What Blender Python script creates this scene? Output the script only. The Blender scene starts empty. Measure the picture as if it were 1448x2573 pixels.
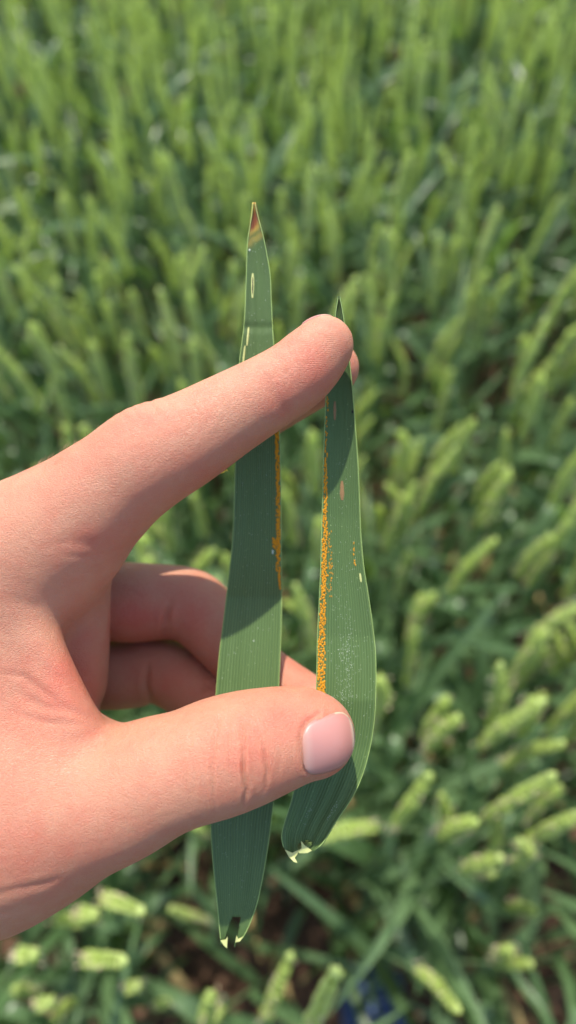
import bpy, bmesh, math, random
import numpy as np
from mathutils import Matrix, Vector, Euler

random.seed(7); rng = np.random.default_rng(11)
R = math.radians
scene = bpy.context.scene
COL = scene.collection

# ------------------------------------------------------------------ camera
F_PX, W_PX, H_PX = 1780.0, 1448.0, 2573.0        # focal length of the phone lens in photo pixels
CAM_Z = 1.33
cd = bpy.data.cameras.new('camera')
cam = bpy.data.objects.new('camera', cd); COL.objects.link(cam)
cd.sensor_fit = 'VERTICAL'; cd.lens = 6.86; cd.sensor_height = 6.86*H_PX/F_PX; cd.sensor_width = 6.86*W_PX/F_PX
cd.clip_start = 0.01; cd.clip_end = 1000
MC = Matrix.Translation((0, 0, CAM_Z)) @ Matrix.Rotation(R(33.0), 4, 'X') @ Matrix.Rotation(R(-2.5), 4, 'Z')
cam.matrix_world = MC
cd.dof.use_dof = True; cd.dof.focus_distance = 0.169; cd.dof.aperture_fstop = 1.7
scene.camera = cam

# ------------------------------------------------------------------ sky and sun
SUN_EL, SUN_AZ = 66.0, -6.0                       # azimuth measured from +Y towards +X
w = bpy.data.worlds.new('World'); scene.world = w; w.use_nodes = True
nt = w.node_tree; nt.nodes.clear()
sky = nt.nodes.new('ShaderNodeTexSky'); sky.sky_type = 'NISHITA'; sky.sun_disc = False
sky.sun_elevation = R(SUN_EL); sky.sun_rotation = R(SUN_AZ); sky.dust_density = 2.0
bg = nt.nodes.new('ShaderNodeBackground'); bg.inputs['Strength'].default_value = 0.15
wo = nt.nodes.new('ShaderNodeOutputWorld')
nt.links.new(sky.outputs[0], bg.inputs[0]); nt.links.new(bg.outputs[0], wo.inputs[0])
sl = bpy.data.lights.new('sun', 'SUN'); sl.energy = 3.4; sl.angle = R(0.8); sl.color = (1.0, 0.93, 0.82)
so = bpy.data.objects.new('sun', sl); COL.objects.link(so)
sd = Vector((math.sin(R(SUN_AZ))*math.cos(R(SUN_EL)), math.cos(R(SUN_AZ))*math.cos(R(SUN_EL)), math.sin(R(SUN_EL))))
so.rotation_euler = sd.to_track_quat('Z', 'Y').to_euler(); so.location = sd*5

vs = scene.view_settings
vs.view_transform = 'Standard'; vs.look = 'None'; vs.exposure = 1.12; vs.gamma = 1.0
scene.render.engine = 'CYCLES'
cy = scene.cycles
cy.use_denoising = True; cy.max_bounces = 6; cy.diffuse_bounces = 4; cy.glossy_bounces = 2; cy.transmission_bounces = 3; cy.transparent_max_bounces = 6
cy.sample_clamp_indirect = 6.0; cy.caustics_reflective = False; cy.caustics_refractive = False

# ------------------------------------------------------------------ helpers
def tag(o, label=None, cat=None, group=None, kind=None):
    if label: o['label'] = label
    if cat: o['category'] = cat
    if group: o['group'] = group
    if kind: o['kind'] = kind
    return o

def mesh_np(name, V, F, smooth=True):
    me = bpy.data.meshes.new(name)
    me.from_pydata([tuple(v) for v in V], [], [tuple(int(i) for i in f) for f in F]); me.update()
    if smooth: me.polygons.foreach_set('use_smooth', [True]*len(me.polygons))
    return me

def quad_mesh(name, V, Q, smooth=True):
    """fast path for large all-quad meshes"""
    me = bpy.data.meshes.new(name)
    V = np.ascontiguousarray(V, np.float32); Q = np.ascontiguousarray(Q, np.int32)
    me.vertices.add(len(V)); me.vertices.foreach_set('co', V.ravel())
    n = Q.shape[1]
    me.loops.add(Q.size); me.loops.foreach_set('vertex_index', Q.ravel())
    me.polygons.add(len(Q)); me.polygons.foreach_set('loop_start', np.arange(0, Q.size, n, dtype=np.int32))
    me.update(calc_edges=True)
    if smooth: me.polygons.foreach_set('use_smooth', np.ones(len(Q), bool))
    return me

def link(name, me, mat=None, parent=None, M=None):
    o = bpy.data.objects.new(name, me); COL.objects.link(o)
    if mat is not None:
        for m in (mat if isinstance(mat, (list, tuple)) else [mat]): me.materials.append(m)
    if parent is not None: o.parent = parent
    if M is not None: o.matrix_world = M
    return o

def fattr(me, name, vals):
    a = me.attributes.new(name, 'FLOAT', 'POINT'); a.data.foreach_set('value', np.asarray(vals, np.float32))

class NT:
    """tiny node-tree helper"""
    def __init__(s, name):
        s.m = bpy.data.materials.new(name); s.m.use_nodes = True; s.t = s.m.node_tree; s.t.nodes.clear()
        s.out = s.n('ShaderNodeOutputMaterial')
    def n(s, typ, ins=None, **kw):
        nd = s.t.nodes.new(typ)
        for k, v in kw.items(): setattr(nd, k, v)
        for k, v in (ins or {}).items(): s.set(nd.inputs[k], v)
        return nd
    def set(s, sock, v):
        if isinstance(v, bpy.types.NodeSocket): s.t.links.new(v, sock)
        elif isinstance(v, bpy.types.Node): s.t.links.new(v.outputs[0], sock)
        else: sock.default_value = v
    def math(s, op, a, b=0.0, c=0.0, clamp=False):
        nd = s.n('ShaderNodeMath', operation=op, use_clamp=clamp)
        for i, v in enumerate((a, b, c)): s.set(nd.inputs[i], v)
        return nd.outputs[0]
    def mix(s, f, a, b, blend='MIX'):
        nd = s.n('ShaderNodeMix', data_type='RGBA', blend_type=blend)
        s.set(nd.inputs['Factor'], f); s.set(nd.inputs['A'], a); s.set(nd.inputs['B'], b)
        return nd.outputs['Result']
    def ramp(s, f, stops):
        nd = s.n('ShaderNodeValToRGB'); s.set(nd.inputs[0], f); e = nd.color_ramp.elements
        while len(e) < len(stops): e.new(0.5)
        for el, (p, c) in zip(e, stops):
            el.position = p; el.color = (*c, 1) if len(c) == 3 else c
        return nd.outputs[0]
    def attr(s, name, out='Fac'): return s.n('ShaderNodeAttribute', attribute_name=name).outputs[out]
    def noise(s, vec, scale, detail=3, rough=0.55): 
        return s.n('ShaderNodeTexNoise', {'Vector': vec, 'Scale': scale, 'Detail': detail, 'Roughness': rough}).outputs[0]
    def bump(s, h, strength, dist, normal=None):
        nd = s.n('ShaderNodeBump', {'Height': h, 'Strength': strength, 'Distance': dist})
        if normal is not None: s.set(nd.inputs['Normal'], normal)
        return nd.outputs[0]
    def end(s, sh): s.set(s.out.inputs['Surface'], sh); return s.m

def C(r, g, b): return (r, g, b, 1.0)

# ------------------------------------------------------------------ materials: field
def leafy(name, col_a, col_b, trans, rough, spec=0.4, hue=0.05, tw=0.4, scale=60):
    t = NT(name); g = t.n('ShaderNodeNewGeometry'); oi = t.n('ShaderNodeObjectInfo')
    tc = t.n('ShaderNodeTexCoord')
    n = t.noise(tc.outputs['Object'], scale, 3)
    rnd = t.math('ADD', t.math('MULTIPLY', n, 0.6), t.math('MULTIPLY', oi.outputs['Random'], 0.5))
    rnd = t.math('ADD', rnd, t.math('MULTIPLY', g.outputs['Random Per Island'], 0.35))
    col = t.mix(t.math('SUBTRACT', rnd, 0.2, clamp=True), C(*col_a), C(*col_b))
    b = t.bump(t.noise(tc.outputs['Object'], scale*8, 2), 0.25, 0.0006)
    p = t.n('ShaderNodeBsdfPrincipled', {'Base Color': col, 'Roughness': rough, 'Specular IOR Level': spec, 'Normal': b})
    tr = t.n('ShaderNodeBsdfTranslucent', {'Color': C(*trans)})
    return t.end(t.n('ShaderNodeMixShader', {0: tw, 1: p.outputs[0], 2: tr.outputs[0]}).outputs[0])

M_WLEAF = leafy('wheat_leaf_green', (0.045, 0.10, 0.034), (0.115, 0.185, 0.085), (0.22, 0.39, 0.05), 0.36, 0.5, tw=0.27)
M_STEM = leafy('wheat_stem_green', (0.15, 0.25, 0.10), (0.25, 0.36, 0.17), (0.24, 0.40, 0.08), 0.42, 0.5, tw=0.25)
M_EAR = leafy('wheat_ear_green', (0.48, 0.57, 0.20), (0.66, 0.71, 0.37), (0.74, 0.85, 0.27), 0.45, 0.4, tw=0.52, scale=150)
M_ANTHER = leafy('wheat_anther_cream', (0.55, 0.45, 0.25), (0.62, 0.5, 0.38), (0.5, 0.4, 0.2), 0.6, 0.2, tw=0.2)
M_DRY = leafy('dry_leaf_straw', (0.35, 0.24, 0.10), (0.42, 0.34, 0.16), (0.4, 0.25, 0.08), 0.6, 0.2, tw=0.25)

def soil():
    t = NT('dark_field_soil'); tc = t.n('ShaderNodeTexCoord')
    n1 = t.noise(tc.outputs['Object'], 9, 6, 0.65); n2 = t.noise(tc.outputs['Object'], 90, 4)
    col = t.ramp(t.math('ADD', t.math('MULTIPLY', n1, 0.7), t.math('MULTIPLY', n2, 0.3)),
                 [(0.3, (0.045, 0.026, 0.016)), (0.55, (0.10, 0.058, 0.036)), (0.75, (0.19, 0.12, 0.075))])
    b = t.bump(t.math('ADD', n1, t.math('MULTIPLY', n2, 0.4)), 0.8, 0.02)
    return t.end(t.n('ShaderNodeBsdfPrincipled', {'Base Color': col, 'Roughness': 0.95, 'Specular IOR Level': 0.15, 'Normal': b}).outputs[0])
M_SOIL = soil()

# ------------------------------------------------------------------ ground
def build_ground():
    near = np.linspace(-1.2, 1.2, 97); far = np.array([2, 4, 8, 16, 40, 100, 300.0])
    ax = np.concatenate([-far[::-1], near, far])
    X, Y = np.meshgrid(ax, ax, indexing='ij')
    Z = 0.012*np.sin(X*9.1+1)*np.sin(Y*7.7) + 0.008*np.sin(X*23+Y*17)*np.sin(Y*29-X*11) + 0.006*rng.standard_normal(X.shape)
    Z *= np.exp(-(X**2+Y**2)/4)
    n = len(ax); i = np.arange(n*n).reshape(n, n)
    Q = np.stack([i[:-1, :-1], i[1:, :-1], i[1:, 1:], i[:-1, 1:]], -1).reshape(-1, 4)
    o = link('ground', quad_mesh('ground', np.stack([X, Y, Z], -1).reshape(-1, 3), Q), M_SOIL)
    tag(o, kind='structure')
build_ground()

# ------------------------------------------------------------------ wheat meshes (numpy, in metres)
def tube(pts, rad, n=6):
    pts = np.asarray(pts, float); rad = np.broadcast_to(rad, len(pts))
    V, F = [], []
    T = np.gradient(pts, axis=0); T /= np.linalg.norm(T, axis=1)[:, None]
    up = np.array([1.0, 0.13, 0.07])
    for i, (p, t) in enumerate(zip(pts, T)):
        a = np.cross(t, up); a /= np.linalg.norm(a); b = np.cross(t, a)
        for k in range(n):
            th = 2*math.pi*k/n; V.append(p + rad[i]*(math.cos(th)*a + math.sin(th)*b))
    for i in range(len(pts)-1):
        for k in range(n):
            F.append((i*n+k, i*n+(k+1) % n, (i+1)*n+(k+1) % n, (i+1)*n+k))
    return np.array(V), F

def spikelet(base, d, side, L, w, n=6, rings=(0.0, 0.25, 0.6, 0.88, 1.0), prof=(0.35, 0.95, 0.9, 0.45, 0.06)):
    d = d/np.linalg.norm(d); s = side - d*np.dot(side, d); s /= np.linalg.norm(s); u = np.cross(d, s)
    V, F = [], []
    for r, q in zip(rings, prof):
        for k in range(n):
            th = 2*math.pi*k/n
            V.append(base + d*L*r + s*math.cos(th)*w*q*0.5 + u*math.sin(th)*w*q*0.42)
    m = len(rings)
    for i in range(m-1):
        for k in range(n): F.append((i*n+k, i*n+(k+1) % n, (i+1)*n+(k+1) % n, (i+1)*n+k))
    return np.array(V), F

def merge(parts):
    V, F, off = [], [], 0
    for v, f in parts:
        V.append(v); F += [tuple(i+off for i in q) for q in f]; off += len(v)
    return np.concatenate(V), F

def ear_geo(rs, L=0.085, bend=0.1, n=6, low=False):
    """a two-rowed awnless wheat ear growing up +Z from the origin, leaning a little to +X"""
    k = int(L/(0.006 if low else 0.0040))
    def axis(t): return np.array([bend*L*t*t, 0, L*t*(1-0.1*bend*t)])
    parts = [tube([axis(t) for t in np.linspace(0, 0.95, 6)], np.linspace(0.0016, 0.0009, 6), 4)]
    anth = []
    for i in range(k):
        t = (i+0.3)/k*0.93; s = 1 if i % 2 else -1
        size = (0.72+0.45*math.sin(math.pi*min(1, t*0.9+0.14)))*(0.8+0.36*rs.random())
        p = axis(t); ang = 0.13+0.2*rs.random()
        for lat in ((0,) if low else (-1, 0, 1)):
            d = np.array([s*math.sin(ang)*(0.55 if lat else 1.0) + bend*t, lat*0.20, math.cos(ang)])
            b = p + np.array([s*0.0016, lat*0.0014, 0.001*abs(lat)])
            q = size*(1.0 if lat == 0 else 0.92)
            if low:
                parts.append(spikelet(b, d, np.array([0, 1.0, 0]), 0.0135*q, 0.0062*q, 4, (0, 0.45, 1), (0.5, 1, 0.12)))
            else:
                parts.append(spikelet(b, d, np.array([0, 1.0, 0]), 0.0118*q, 0.0041*q, n))
        if not low and rs.random() < 0.55:
            a = p + np.array([s*0.006, (rs.random()-.5)*0.008, 0.006]); dr = np.array([s*0.8, rs.random()-.5, -0.7])
            anth.append(spikelet(a, dr, np.array([0, 1.0, 0.1]), 0.0042, 0.0011, 4, (0, .5, 1), (.6, 1, .5)))
    d = np.array([bend*1.5, 0, 1.0])
    parts.append(spikelet(axis(0.93), d, np.array([0, 1.0, 0]), 0.011, 0.006, n))
    V, F = merge(parts); nf = len(F)
    if anth:
        V2, F2 = merge(anth); F += [tuple(i+len(V) for i in q) for q in F2]; V = np.concatenate([V, V2])
    return V, F, nf

def blade_geo(rs, L, wd, rise, droop, seg=14, cross=3, twist=0.5, kink=None):
    """leaf blade leaving the origin towards +X, first rising then drooping; folded a little along its midrib"""
    th = rise; p = np.zeros(3); pts, wdt, nrm = [], [], []
    for i in range(seg+1):
        t = i/seg
        pts.append(p.copy()); nrm.append(th)
        wdt.append(wd*(0.55+0.45*min(1, t*5))*max(0.02, (1-t**2.6))**0.8)
        if kink and abs(t-kink[0]) < 0.5/seg: th -= kink[1]
        th -= droop/seg*(0.4+1.2*t)
        p = p + np.array([math.cos(th), 0, math.sin(th)])*L/seg
        p[1] += math.sin(t*2.5)*twist*0.02*L/seg*5
    V, F = [], []
    c = np.linspace(-1, 1, cross)
    for i, (q, wv, a) in enumerate(zip(pts, wdt, nrm)):
        tw = twist*(i/seg)**1.5*1.2
        nv = np.array([-math.sin(a), 0, math.cos(a)]); bv = np.array([0, 1.0, 0])
        b2 = bv*math.cos(tw)+nv*math.sin(tw); n2 = nv*math.cos(tw)-bv*math.sin(tw)
        for cc in c: V.append(q + b2*cc*wv*0.5 + n2*(abs(cc)*0.18-0.05)*wv)
    for i in range(seg):
        for k in range(cross-1):
            F.append((i*cross+k, i*cross+k+1, (i+1)*cross+k+1, (i+1)*cross+k))
    return np.array(V), F

def rz(V, a):
    c, s = math.cos(a), math.sin(a); o = V.copy(); o[:, 0] = V[:, 0]*c-V[:, 1]*s; o[:, 1] = V[:, 0]*s+V[:, 1]*c; return o

STEM_H = 0.72        # height at which the ear begins in the unscaled plant
def stem_path(lean, seed):
    z = np.linspace(0, STEM_H, 9); t = z/STEM_H
    return np.stack([lean*t**2, 0.012*np.sin(t*3+seed), z], 1)

def plant_variant(i, low=False):
    rs = random.Random(100+i)
    lean = 0.015+0.05*rs.random(); P = stem_path(lean, i)
    rad = np.linspace(0.0022, 0.0013, 9)
    out = {'stem': tube(P, rad, 4 if low else 6)}
    V, F, nf = ear_geo(rs, (0.085 if low else 0.072)+0.03*rs.random(), (0.03 if i % 2 else 0.2)+0.08*rs.random(), low=low)
    V = V + P[-1]; out['ear'] = (V, F, nf)
    leaves = []
    n_l = 2 if low else 4
    for k in range(n_l):
        zf = (0.80, 0.60, 0.42, 0.24)[k] + rs.uniform(-0.06, 0.04)
        base = np.array([np.interp(zf, np.linspace(0, 1, 9), P[:, j]) for j in range(3)])
        L = rs.uniform(0.15, 0.23); wd = rs.uniform(0.011, 0.017)
        kink = (rs.uniform(0.35, 0.6), rs.uniform(0.8, 1.7)) if rs.random() < 0.35 else None
        Vb, Fb = blade_geo(rs, L, wd, rs.uniform(0.85, 1.35), rs.uniform(0.5, 2.1), seg=7 if low else 14, cross=3, twist=rs.uniform(-1.2, 1.2), kink=kink)
        Vb = rz(Vb, k*math.pi*0.95 + rs.uniform(-0.6, 0.6)+i) + base
        leaves.append((Vb, Fb))
    out['leaf'] = leaves
    return out

NV = 10
variants = []
for i in range(NV):
    g = plant_variant(i)
    d = {'stem': mesh_np('stem', *g['stem'])}; d['stem'].materials.append(M_STEM)
    V, F, nf = g['ear']; nv_ = max(max(f) for f in F[:nf])+1
    d['ear'] = mesh_np('ear', V[:nv_], F[:nf]); d['ear'].materials.append(M_EAR)
    d['anthers'] = mesh_np('anthers', V[nv_:], [tuple(q-nv_ for q in f) for f in F[nf:]]); d['anthers'].materials.append(M_ANTHER)
    d['leaf'] = []
    for k, (V, F) in enumerate(g['leaf']):
        me = mesh_np('leaf', V, F); me.materials.append(M_DRY if (k == 3 and i % 3 == 0) else M_WLEAF); d['leaf'].append(me)
    d['nod'] = i % 2 == 0
    d['tip'] = float(np.max(g['ear'][0][:, 2])); d['mid'] = (g['ear'][0].mean(0))
    variants.append(d)

MCi = MC.inverted()
def project(p):
    q = MCi @ Vector(p)
    if q.z > -0.02: return None
    return (724+q.x/-q.z*F_PX, 1286-q.y/-q.z*F_PX, -q.z)
def ray_at_z(px, py, z):
    d = MC.to_3x3() @ Vector(((px-724)/F_PX, (1286-py)/F_PX, -1)); o = MC.translation
    return o + d*((z-o.z)/d.z)

# --- where the plants stand: a few that can be recognised in the photograph, the rest sown at random
chosen = [  # pixel of the ear's middle, height of the ear's middle, ear scale
    (1275, 1820, .82), (1110, 1840, .80), (1030, 2020, .81), (1150, 2080, .80), (1290, 2010, .81), (1210, 2170, .78),
    (1330, 1890, .76), (1390, 2080, .80), (1400, 1560, .80), (1330, 1640, .78), (1180, 1420, .78), (1060, 1540, .76), (1330, 900, .80),
    (1340, 1020, .79), (1090, 1210, .77), (970, 810, .77), (1160, 520, .78), (1270, 380, .80), (430, 830, .79), (490, 810, .79),
    (90, 740, .78), (170, 560, .80), (50, 950, .79), (250, 930, .77), (340, 980, .76), (150, 1000, .76), (480, 2300, .66), (540, 2560, .70), (1000, 1300, .76), (940, 1800, .78),
    (1430, 1780, .74), (1250, 1250, .78), (1420, 1330, .80), (1160, 1120, .77), (740, 130, .78), (870, 90, .80), (540, 200, .78), (300, 300, .79),
    (100, 200, .80), (1060, 220, .80), (1350, 130, .80), (700, 420, .78), (840, 620, .77), (500, 1290, .70), (1090, 2470, .74), (1290, 2420, .70)]
plants = []     # (x, y, rot, scale, variant)
grid = {}
CELL = 0.05
def free(x, y, dmin):
    gi, gj = int(x//CELL), int(y//CELL)
    for a in range(gi-2, gi+3):
        for b in range(gj-2, gj+3):
            for (u, v) in grid.get((a, b), ()):
                if (u-x)**2+(v-y)**2 < dmin*dmin: return False
    return True
def sow(x, y, rot, sc, v):
    plants.append((x, y, rot, sc, v)); grid.setdefault((int(x//CELL), int(y//CELL)), []).append((x, y))
for i, (px, py, z) in enumerate(chosen):
    v = i % NV; mid = variants[v]['mid']; sc = z/mid[2]; p = ray_at_z(px, py, z)
    rot = math.atan2(p.y-0.05, p.x) + random.uniform(-0.9, 0.9)
    off = rz(np.array([mid]), rot)[0]*sc
    sow(p.x-off[0], p.y-off[1], rot, sc, v)
aimed = {}      # ears that lean over towards the viewer: pixel, height, lean in degrees, direction
for (px, py, z, deg, az) in [(290, 2265, .80, 34, 20), (215, 2295, .78, 30, 40), (240, 2410, .80, 38, 80), (60, 2400, .79, 30, 0), (160, 2310, .74, 20, 30), (110, 2520, .76, 30, 40),
                             (790, 2560, .82, 14, 60), (520, 2545, .76, 12, 60), (880, 2085, .80, 18, 200), (330, 2480, .72, 20, 30), (690, 2500, .76, 10, 60)]:
    v = (len(plants)*3) % NV; mid = variants[v]['mid']; p = ray_at_z(px, py, z)
    if px < 500:        # these lean towards the person's hand
        tc_ = Vector((0, 0, CAM_Z))-p; az = math.degrees(math.atan2(tc_.y, tc_.x)); deg = math.degrees(tc_.angle(Vector((0, 0, 1))))*0.8
    Rm = Matrix.Rotation(R(az), 4, 'Z') @ Matrix.Rotation(R(deg), 4, 'Y')
    m = Rm @ Vector(mid); sc = z/m.z
    aimed[len(plants)] = Rm; sow(p.x-m.x*sc, p.y-m.y*sc, 0, sc, v)
n_chosen = len(plants)
def bare(x, y):   # the trodden patch where the photographer stands
    return ((x+0.02)/0.15)**2 + ((y-0.03)/0.10)**2 < 1.0
sights = [(905, 2470, .075), (440, 2165, .05), (690, 2290, .045), (960, 2340, .035)]     # gaps through which soil and shoe can be seen
sight_pts = [(ray_at_z(px, py, z).to_2d(), r) for px, py, r in sights for z in (0.03, .2, .4, .6, .75)]
def gap(x, y): return any((p.x-x)**2+(p.y-y)**2 < r*r for p, r in sight_pts)
XR, Y0, Y1 = 2.1, -0.6, 2.9
n_try = int(2*XR*(Y1-Y0)*1000)
for _ in range(n_try):
    x = random.uniform(-XR, XR); y = random.uniform(Y0, Y1)
    if bare(x, y) or gap(x, y) or (abs(x) < 0.2 and y < -0.05 and y > -0.5): continue
    near = abs(x) < 1 and y < 1.6
    if abs(x) > 0.6+0.5*max(y, 0): continue
    if not free(x, y, 0.0265): continue
    sow(x, y, random.uniform(0, 2*math.pi), (random.gauss(0.92, 0.05) if (y < 0.12 and x < 0.1) else random.gauss(0.98, 0.05)) if near else random.gauss(0.98, 0.05), random.randrange(NV))

# --- the 300 that show largest become plants of their own, the rest one mass
scored = []
for k, (x, y, rot, sc, v) in enumerate(plants):
    m = rz(np.array([variants[v]['mid']]), rot)[0]*sc
    q = project((x+m[0], y+m[1], m[2])); base = project((x+m[0]*.5, y+m[1]*.5, m[2]*0.7)); s = 1e9
    ok = False
    for u in (q, base):
        if u and -60 < u[0] < W_PX+60 and -60 < u[1] < H_PX+60: ok = True
    if ok: scored.append((q[2] if q else 0.3, k))
scored.sort(); single = set(list(aimed)+[k for _, k in scored if k not in aimed][:300-len(aimed)])
def make_plant(k):
    x, y, rot, sc, v = plants[k]; d = variants[v]
    e = bpy.data.objects.new('wheat_plant', None); COL.objects.link(e); e.empty_display_size = 0.02
    tilt = random.gauss(0, 0.05) if k >= n_chosen else 0
    e.matrix_world = Matrix.Translation((x, y, -0.004)) @ Matrix.Rotation(tilt, 4, 'X') @ Matrix.Rotation(rot, 4, 'Z') @ Matrix.Scale(sc, 4)
    if k in aimed: e.matrix_world = Matrix.Translation((x, y, -0.004)) @ aimed[k] @ Matrix.Scale(sc, 4)
    nod = variants[v]['nod']
    tag(e, 'wheat plant with a nodding curved green ear in the crop' if nod else 'wheat plant with a straight upright green ear in the crop', 'wheat', 'wheat plants with nodding ears' if nod else 'wheat plants with upright ears')
    if k in aimed and x < -0.05: tag(e, 'leaning wheat plant with its ear just below the wrist', 'wheat', 'wheat plants leaning over below the wrist')
    for nm in ('stem', 'ear'):
        o = bpy.data.objects.new(nm, d[nm]); COL.objects.link(o); o.parent = e
    an = bpy.data.objects.new('anthers', d['anthers']); COL.objects.link(an); an.parent = o; an['kind'] = 'stuff'
    for me in d['leaf']:
        o = bpy.data.objects.new('leaf', me); COL.objects.link(o); o.parent = e
for k in sorted(single): make_plant(k)

lows = [plant_variant(i, low=True) for i in range(6)]
def build_mass():
    for nm, mat in (('stem', M_STEM), ('ear', M_EAR), ('leaf', M_WLEAF)):
        pass
    geo = []
    for g in lows:
        parts = [(g['stem'][0], g['stem'][1], 0), (g['ear'][0], g['ear'][1], 1)] + [(V, F, 2) for V, F in g['leaf']]
        V = np.concatenate([p[0] for p in parts]); Q, I, off = [], [], 0
        for v, f, m in parts:
            Q.append(np.array(f)+off); I += [m]*len(f); off += len(v)
        geo.append((V, np.concatenate(Q), np.array(I)))
    VV, QQ, II, off = [], [], [], 0
    for k, (x, y, rot, sc, v) in enumerate(plants):
        if k in single: continue
        V, Q, I = geo[v % 6]
        A = rz(V, rot)*sc; tx, ty = random.gauss(0, .05), random.gauss(0, .05)
        A[:, 0] += x + tx*A[:, 2]; A[:, 1] += y + ty*A[:, 2]; A[:, 2] -= 0.004
        VV.append(A); QQ.append(Q+off); II.append(I); off += len(A)
    me = quad_mesh('wheat_field', np.concatenate(VV), np.concatenate(QQ))
    for m in (M_STEM, M_EAR, M_WLEAF): me.materials.append(m)
    me.polygons.foreach_set('material_index', np.concatenate(II).astype(np.int32))
    o = link('wheat_field', me)
    tag(o, 'dense green wheat crop stretching away behind the hand', 'wheat', kind='stuff')
build_mass()

# ------------------------------------------------------------------ the hand: local frame in cm, x right, y up, z towards the viewer
D_CM = 17.0
HM = MC @ Matrix.Translation((0, 0, -D_CM/100)) @ Matrix.Scale(0.01, 4)     # hand frame -> world
def hp(px, py, z=0.0):
    s = (D_CM-z)/F_PX
    return np.array([(px-724)*s, (1286-py)*s, z])
def hr(r, z=0.0): return r*(D_CM-z)/F_PX

def catmull(ctrl, n=4):
    c = np.asarray(ctrl, float); c = np.vstack([2*c[0]-c[1], c, 2*c[-1]-c[-2]]); out = []
    for i in range(1, len(c)-2):
        for t in np.linspace(0, 1, n, endpoint=False):
            a, b, d, e = c[i-1], c[i], c[i+1], c[i+2]
            out.append(0.5*((2*b)+(-a+d)*t+(2*a-5*b+4*d-e)*t*t+(-a+3*b-3*d+e)*t**3))
    out.append(c[-2]); return np.array(out)

def chain(pts, n=4, sz=1.0):
    """pts: (px, py, z, r_px) along a limb"""
    A = np.array([[*hp(x, y, z), hr(r, z)] for x, y, z, r in pts])
    return (catmull(A, n), sz)

index_f = chain([(60, 1392, -1.0, 185), (150, 1333, -.6, 163), (235, 1262, -.3, 146), (300, 1208, -.12, 133), (368, 1157, 0, 130), (467, 1106, 0.02, 117), (574, 1043, 0.02, 103),
                 (649, 1000, 0.0, 95), (735, 948, -.02, 89), (782, 905, -.04, 83), (817, 866, -.04, 72)], 4)
middle_f = chain([(60, 1480, -1.8, 150), (150, 1385, -2.1, 118), (300, 1230, -2.7, 98), (440, 1140, -2.95, 90), (580, 1065, -2.85, 83), (690, 1003, -2.5, 79), (780, 955, -2.0, 74), (834, 924, -1.72, 69)], 3)
ring_f = chain([(60, 1560, -3.45, 120), (230, 1512, -3.85, 99), (330, 1513, -3.95, 99), (420, 1512, -4.10, 92), (478, 1520, -4.10, 90), (525, 1560, -4.00, 86), (575, 1612, -3.70, 83), (650, 1690, -3.30, 77), (720, 1734, -2.90, 71), (790, 1770, -2.30, 64)], 4)
little_f = chain([(60, 1660, -4.25, 100), (230, 1690, -4.55, 88), (320, 1692, -4.70, 85), (375, 1682, -4.70, 82), (425, 1692, -4.55, 80), (485, 1730, -4.25, 78), (565, 1785, -3.75, 72), (640, 1835, -3.25, 58)], 4)
thumb_f = chain([(-60, 2010, -1.7, 330), (60, 2010, -1.1, 270), (180, 2005, -.5, 205), (300, 1990, -.1, 166), (400, 1950, 0.12, 147), (470, 1928, .14, 140), (545, 1902, .15, 144), (620, 1878, .12, 139), (695, 1856, .10, 126), (755, 1843, .08, 113), (790, 1848, .06, 103)], 4)
meta_i = chain([(150, 1340, -.8, 158), (0, 1458, -1.25, 194), (-200, 1640, -1.5, 240), (-420, 1900, -1.6, 280)], 3)
meta_m = chain([(130, 1450, -1.7, 120), (-100, 1650, -2.2, 190), (-420, 1960, -2.0, 260)], 3)
meta_r = chain([(120, 1560, -3.1, 118), (-100, 1750, -3.0, 180), (-420, 2000, -2.2, 240)], 3)
meta_l = chain([(120, 1680, -3.9, 100), (-100, 1850, -3.4, 170), (-420, 2080, -2.2, 220)], 3)
web = chain([(0, 1480, -.15, 70), (72, 1556, .0, 54), (112, 1645, .05, 54), (152, 1735, .08, 56), (184, 1815, .10, 62)], 4)
webback = chain([(-60, 1530, -.5, 120), (0, 1620, -.38, 105), (40, 1720, -.34, 105), (80, 1820, -.3, 110), (120, 1900, -.3, 120)], 3)
webfill = chain([(-150, 1580, -1.0, 190), (-100, 1700, -.9, 180), (-40, 1820, -.75, 165), (40, 1930, -.5, 150)], 3)
palm_pad = chain([(195, 1420, -1.6, 70), (192, 1500, -1.9, 82), (188, 1600, -2.15, 85), (183, 1690, -2.3, 86), (180, 1725, -2.35, 84)], 3)
palm_in = chain([(90, 1500, -2.5, 140), (60, 1640, -2.7, 150), (20, 1760, -2.7, 170)], 3)
lobe = chain([(228, 1388, -.5, 58), (185, 1428, -.5, 62), (130, 1470, -.45, 56), (70, 1490, -.4, 50)], 3)
fore = chain([(-420, 2030, -1.3, 300), (-700, 2210, -.9, 300), (-1000, 2390, -.3, 330), (-1350, 2590, .3, 330)], 3)

def sd_chain(P, ch):
    A, sz = ch; out = np.full(len(P), 6.0)
    lo_ = (A[:, :3]-A[:, 3:]).min(0)-1.7; hi_ = (A[:, :3]+A[:, 3:]).max(0)+1.7
    m = ((P > lo_) & (P < hi_)).all(1)
    if not m.any(): return out
    P = P[m]; d = np.full(len(P), 1e9)
    for a, b in zip(A[:-1], A[1:]):
        ab = b[:3]-a[:3]; L2 = ab@ab
        q = P-a[:3]
        t = np.clip((q@ab)/L2, 0, 1)
        q -= t[:, None]*ab
        dd = np.sqrt(np.einsum('ij,ij->i', q, q)) - (a[3]+t*(b[3]-a[3]))
        d = smin(d, dd, 0.06)
    out[m] = d
    return out
def smin(a, b, k):
    h = np.maximum(k-np.abs(a-b), 0)/k
    return np.minimum(a, b)-h*h*k*0.25

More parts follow.
